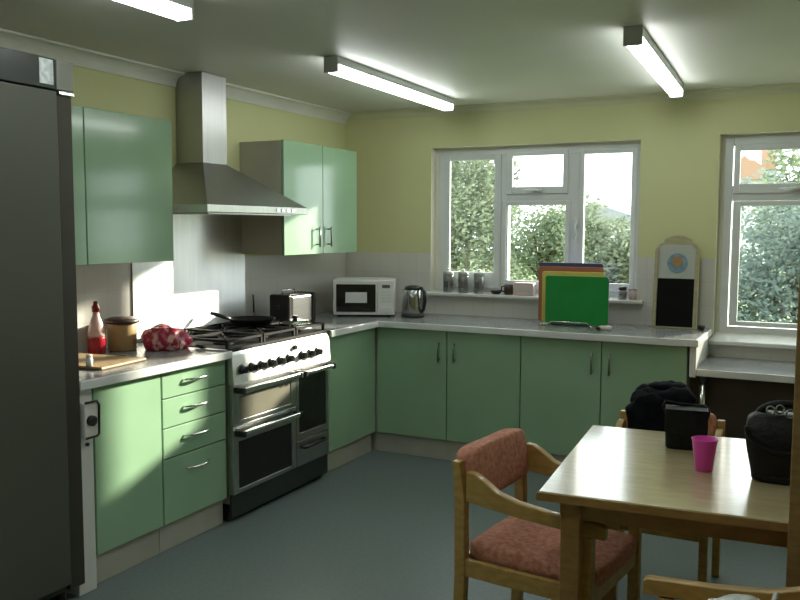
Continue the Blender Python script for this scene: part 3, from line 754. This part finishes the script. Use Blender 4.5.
for x_, z_ in ((-.045, .230), (-.018, .236), (.012, .224), (.04, .214)):
    MB().tube([(tx+x_+.012*math.cos(2*PI*k/16), ty-.045+.005*math.sin(2*PI*k/16), TT+z_+.012*math.sin(2*PI*k/16)) for k in range(16)], .0028, 8, closed=True).build('ring', 'handle', t, smooth=True)

# pink cup
t = thing('cup', 'bright pink plastic cup on the table in front of the black handbag', 'cup', (2.952, -2.665, TT))
MB().lathe([(0, TT+.0005), (.026, TT+.0005), (.028, TT+.003), (.0405, TT+.104), (.0415, TT+.107), (.039, TT+.107), (.0265, TT+.007), (0, TT+.006)], (2.952, -2.665, 0), n=36).build('cup_body', 'pink', t, smooth=True)
MB().tube([(2.952+.0408*math.cos(2*PI*k/32), -2.665+.0408*math.sin(2*PI*k/32), TT+.106) for k in range(32)], .002, 8, closed=True).build('rim', 'pink', t, smooth=True)

# carrier bag on the foreground chair
t = thing('carrier_bag', 'white carrier bag on the foreground chair, its top poking up beside the arm', 'bag', (3.12, -3.56, .46))
MB().blob((3.14, -3.50, .555), (.085, .10, .105), .8, .8, .02, 13, 6, 44, 28, flat=-.100).build('bag_body', 'carrier', t, smooth=True)
MB().tube([(3.195, -3.44, .60), (3.212, -3.432, .64), (3.216, -3.430, .66), (3.21, -3.445, .64), (3.19, -3.49, .60)], .007).build('handle', 'carrier', t, smooth=True)

# open oak door leaf at the right edge, hinged on the right wall
q0, q1, r0, r1 = 3.228, 3.955, -3.192, -3.152
dm = MB(); st_ = .10
dm.box(q0, q0+st_, r0, r1, .008, 2.0); dm.box(q1-st_, q1, r0, r1, .008, 2.0)
for za, zb in ((.008, .22), (.95, 1.08), (1.88, 2.0)): dm.box(q0+st_, q1-st_, r0, r1, za, zb)
dm.box(q0+st_, q1-st_, r0+.012, r1-.012, .22, .95); dm.box(q0+st_, q1-st_, r0+.012, r1-.012, 1.08, 1.88)
door = struct(dm.build('door_1', 'oak', bevel=.003))
for sy, yy in ((-1, r0), (1, r1)):
    h = MB().box(q0+.03, q0+.07, yy+min(0, sy*.006), yy+max(0, sy*.006), .93, 1.1)
    h.tube([(q0+.05, yy+sy*.006, 1.04), (q0+.05, yy+sy*.045, 1.04), (q0+.07, yy+sy*.05, 1.04), (q0+.16, yy+sy*.05, 1.04)], .008)
    h.build('handle', 'chrome', door, smooth=True)
for z_ in (.25, 1.0, 1.75):
    MB().tube([(q1+.01, r1-.01, z_), (q1+.01, r1-.01, z_+.09)], .009).build('hinge', 'chrome', door, smooth=True)
fm = MB(); fm.box(XR-.03, XR-.001, -3.148, -3.08, .001, 2.06); fm.box(XR-.03, XR-.001, -4.02, -3.95, .001, 2.06); fm.box(XR-.03, XR-.001, -3.95, -3.148, 2.0, 2.06)
struct(fm.build('trim_3', 'oak', bevel=.003))

# ------------------------------------------------------------------ outside
GZ = -.35
struct(box(-40, 40, .26, 60, GZ-.1, GZ).build('floor_garden', 'grass', base=True))
def tree(label, x, y, rx, ry, z0, z1, n, mm, seed, ls=.055, name='garden_tree', trunk=True):
    rnd = random.Random(seed)
    t = thing(name, label, 'tree' if trunk else 'bush', (x, y, GZ), 'trees and bushes outside the windows')
    vs = []; fs = []
    zc, rz = (z0+z1)/2, (z1-z0)/2
    lumps = [(rnd.uniform(-.6, .6)*rx, rnd.uniform(-.6, .6)*ry, rnd.uniform(-.65, .65)*rz, rnd.uniform(.35, .55)) for _ in range(14)]
    for i in range(n):
        lx, ly, lz, lr = rnd.choice(lumps)
        while True:
            p = Vector((rnd.uniform(-1, 1), rnd.uniform(-1, 1), rnd.uniform(-1, 1)))
            if .3 < p.length < 1: break
        c = Vector((x+lx+p.x*lr*rx, y+ly+p.y*lr*ry, zc+lz+p.z*lr*rz))
        a = Vector((rnd.gauss(0, 1), rnd.gauss(0, 1), rnd.gauss(0, .6))).normalized()
        b = a.cross(Vector((rnd.gauss(0, 1), rnd.gauss(0, 1), rnd.gauss(0, 1)))).normalized()
        s = ls*rnd.uniform(.6, 1.3); o = len(vs)
        vs += [c-a*s, c+b*s*.45, c+a*s, c-b*s*.45]; fs.append((o, o+1, o+2, o+3))
    me = bpy.data.meshes.new('foliage'); og = Vector((x, y, GZ)); me.from_pydata([v-og for v in vs], [], fs); me.update()
    f = bpy.data.objects.new('foliage', me); COL.objects.link(f); f.parent = t; me.materials.append(M[mm])
    tr = MB(); tr.tube([(x, y, GZ), (x+.05, y, (GZ+zc)/2), (x, y+.05, zc)], [.11 if trunk else .05, .08 if trunk else .04, .03], 10)
    for k in range(6):
        lx, ly, lz, lr = lumps[k]; tr.tube([(x+.03, y, zc-.4*rz), (x+lx*.6, y+ly*.6, zc+lz*.3), (x+lx, y+ly, zc+lz)], [.04, .025, .012], 6)
    tr.build('trunk', 'bark', t, smooth=True)
    return t
tree('tall leafy tree filling the left pane of the left window', -2.75, 8.4, 1.15, 1.0, -.3, 3.5, 10000, 'leaf_a', 1)
tree('yellow-green tree behind the middle panes of the left window', -2.15, 11.6, 1.2, .9, -.4, 2.62, 7000, 'leaf_b', 2)
tree('low grey-green tree in the right pane of the left window', -.02, 8.6, .95, .85, -.4, 1.98, 6500, 'leaf_a', 3)
tree('leafy bush at the far right of the left window', 1.0, 10.8, .8, .8, -.4, 1.8, 3600, 'leaf_b', 4, trunk=False, name='garden_bush')
tree('broad blue-green bush filling the right-hand window', 2.9, 7.2, 1.2, .9, -.5, 2.15, 10000, 'leaf_c', 5, trunk=False, name='garden_bush')
tree('tall distant tree behind the left window, seen over the nearer trees', -5.2, 15, 1.8, 1.2, .0, 3.9, 7000, 'leaf_a', 6, .09)
tree('pale tree showing in the top light of the right-hand window', 2.9, 13.5, 1.0, .9, .5, 3.25, 4500, 'leaf_b', 8, .08)
t = thing('house', 'distant orange brick house showing in the top light of right-hand window', 'house', (1.3, 24, GZ))
box(.2, 1.75, 22, 26, GZ, 3.0).build('walls', 'render_wall', t)
MB().prism([(.0, 3.0), (1.95, 3.0), (.97, 3.75)], 'y', 21.8, 26.2).build('roof', 'brick', t)
box(1.35, 1.75, 22.4, 22.9, 3.0, 4.1).build('chimney', 'brick', t)
t = thing('house', 'distant pale house with grey roof seen in the right pane of left window', 'house', (-3.5, 24, GZ))
box(-5.2, -2.0, 22, 27, GZ, 1.75).build('walls', 'render_wall', t)
MB().prism([(-5.5, 1.75), (-1.7, 1.75), (-3.6, 2.35)], 'y', 21.8, 27.2).build('roof', 'roof', t)

# ------------------------------------------------------------------ light
w = bpy.data.worlds.new('sky'); S.world = w; w.use_nodes = True
nt = w.node_tree; nt.nodes.clear()
o = nt.nodes.new('ShaderNodeOutputWorld'); bg = nt.nodes.new('ShaderNodeBackground')
bg.inputs[0].default_value = (.90, .97, 1.0, 1); bg.inputs[1].default_value = 4.5
nt.links.new(bg.outputs[0], o.inputs[0])
sl = bpy.data.lights.new('sun', 'SUN'); sl.energy = 18.0; sl.angle = R(1.5); sl.color = (1, .91, .74)
so = bpy.data.objects.new('sun', sl); COL.objects.link(so)
so.rotation_euler = Vector((-.5, -1, -.335)).to_track_quat('-Z', 'Y').to_euler(); so.location = (5, 8, 4)

# ------------------------------------------------------------------ camera
cam = bpy.data.cameras.new('camera'); co = bpy.data.objects.new('camera', cam); COL.objects.link(co)
yaw, pit, rol = R(26.855), R(-4.893), R(.216)
fw = Vector((-math.sin(yaw)*math.cos(pit), math.cos(yaw)*math.cos(pit), math.sin(pit)))
r_ = Vector((math.cos(yaw), math.sin(yaw), 0)); u_ = r_.cross(fw)
r2 = r_*math.cos(rol)+u_*math.sin(rol); u2 = -r_*math.sin(rol)+u_*math.cos(rol)
mw = Matrix((r2, u2, -fw)).transposed().to_4x4(); mw.translation = Vector((3.2939, -5.5829, 1.531))
co.matrix_world = mw
cam.sensor_width = 36; cam.sensor_fit = 'HORIZONTAL'; cam.lens = 846.13*36/800; cam.clip_start = .05; cam.clip_end = 200
S.camera = co
vs = S.view_settings; vs.view_transform = 'Standard'; vs.look = 'None'; vs.exposure = 0; vs.gamma = 1; vs.use_curve_mapping = False
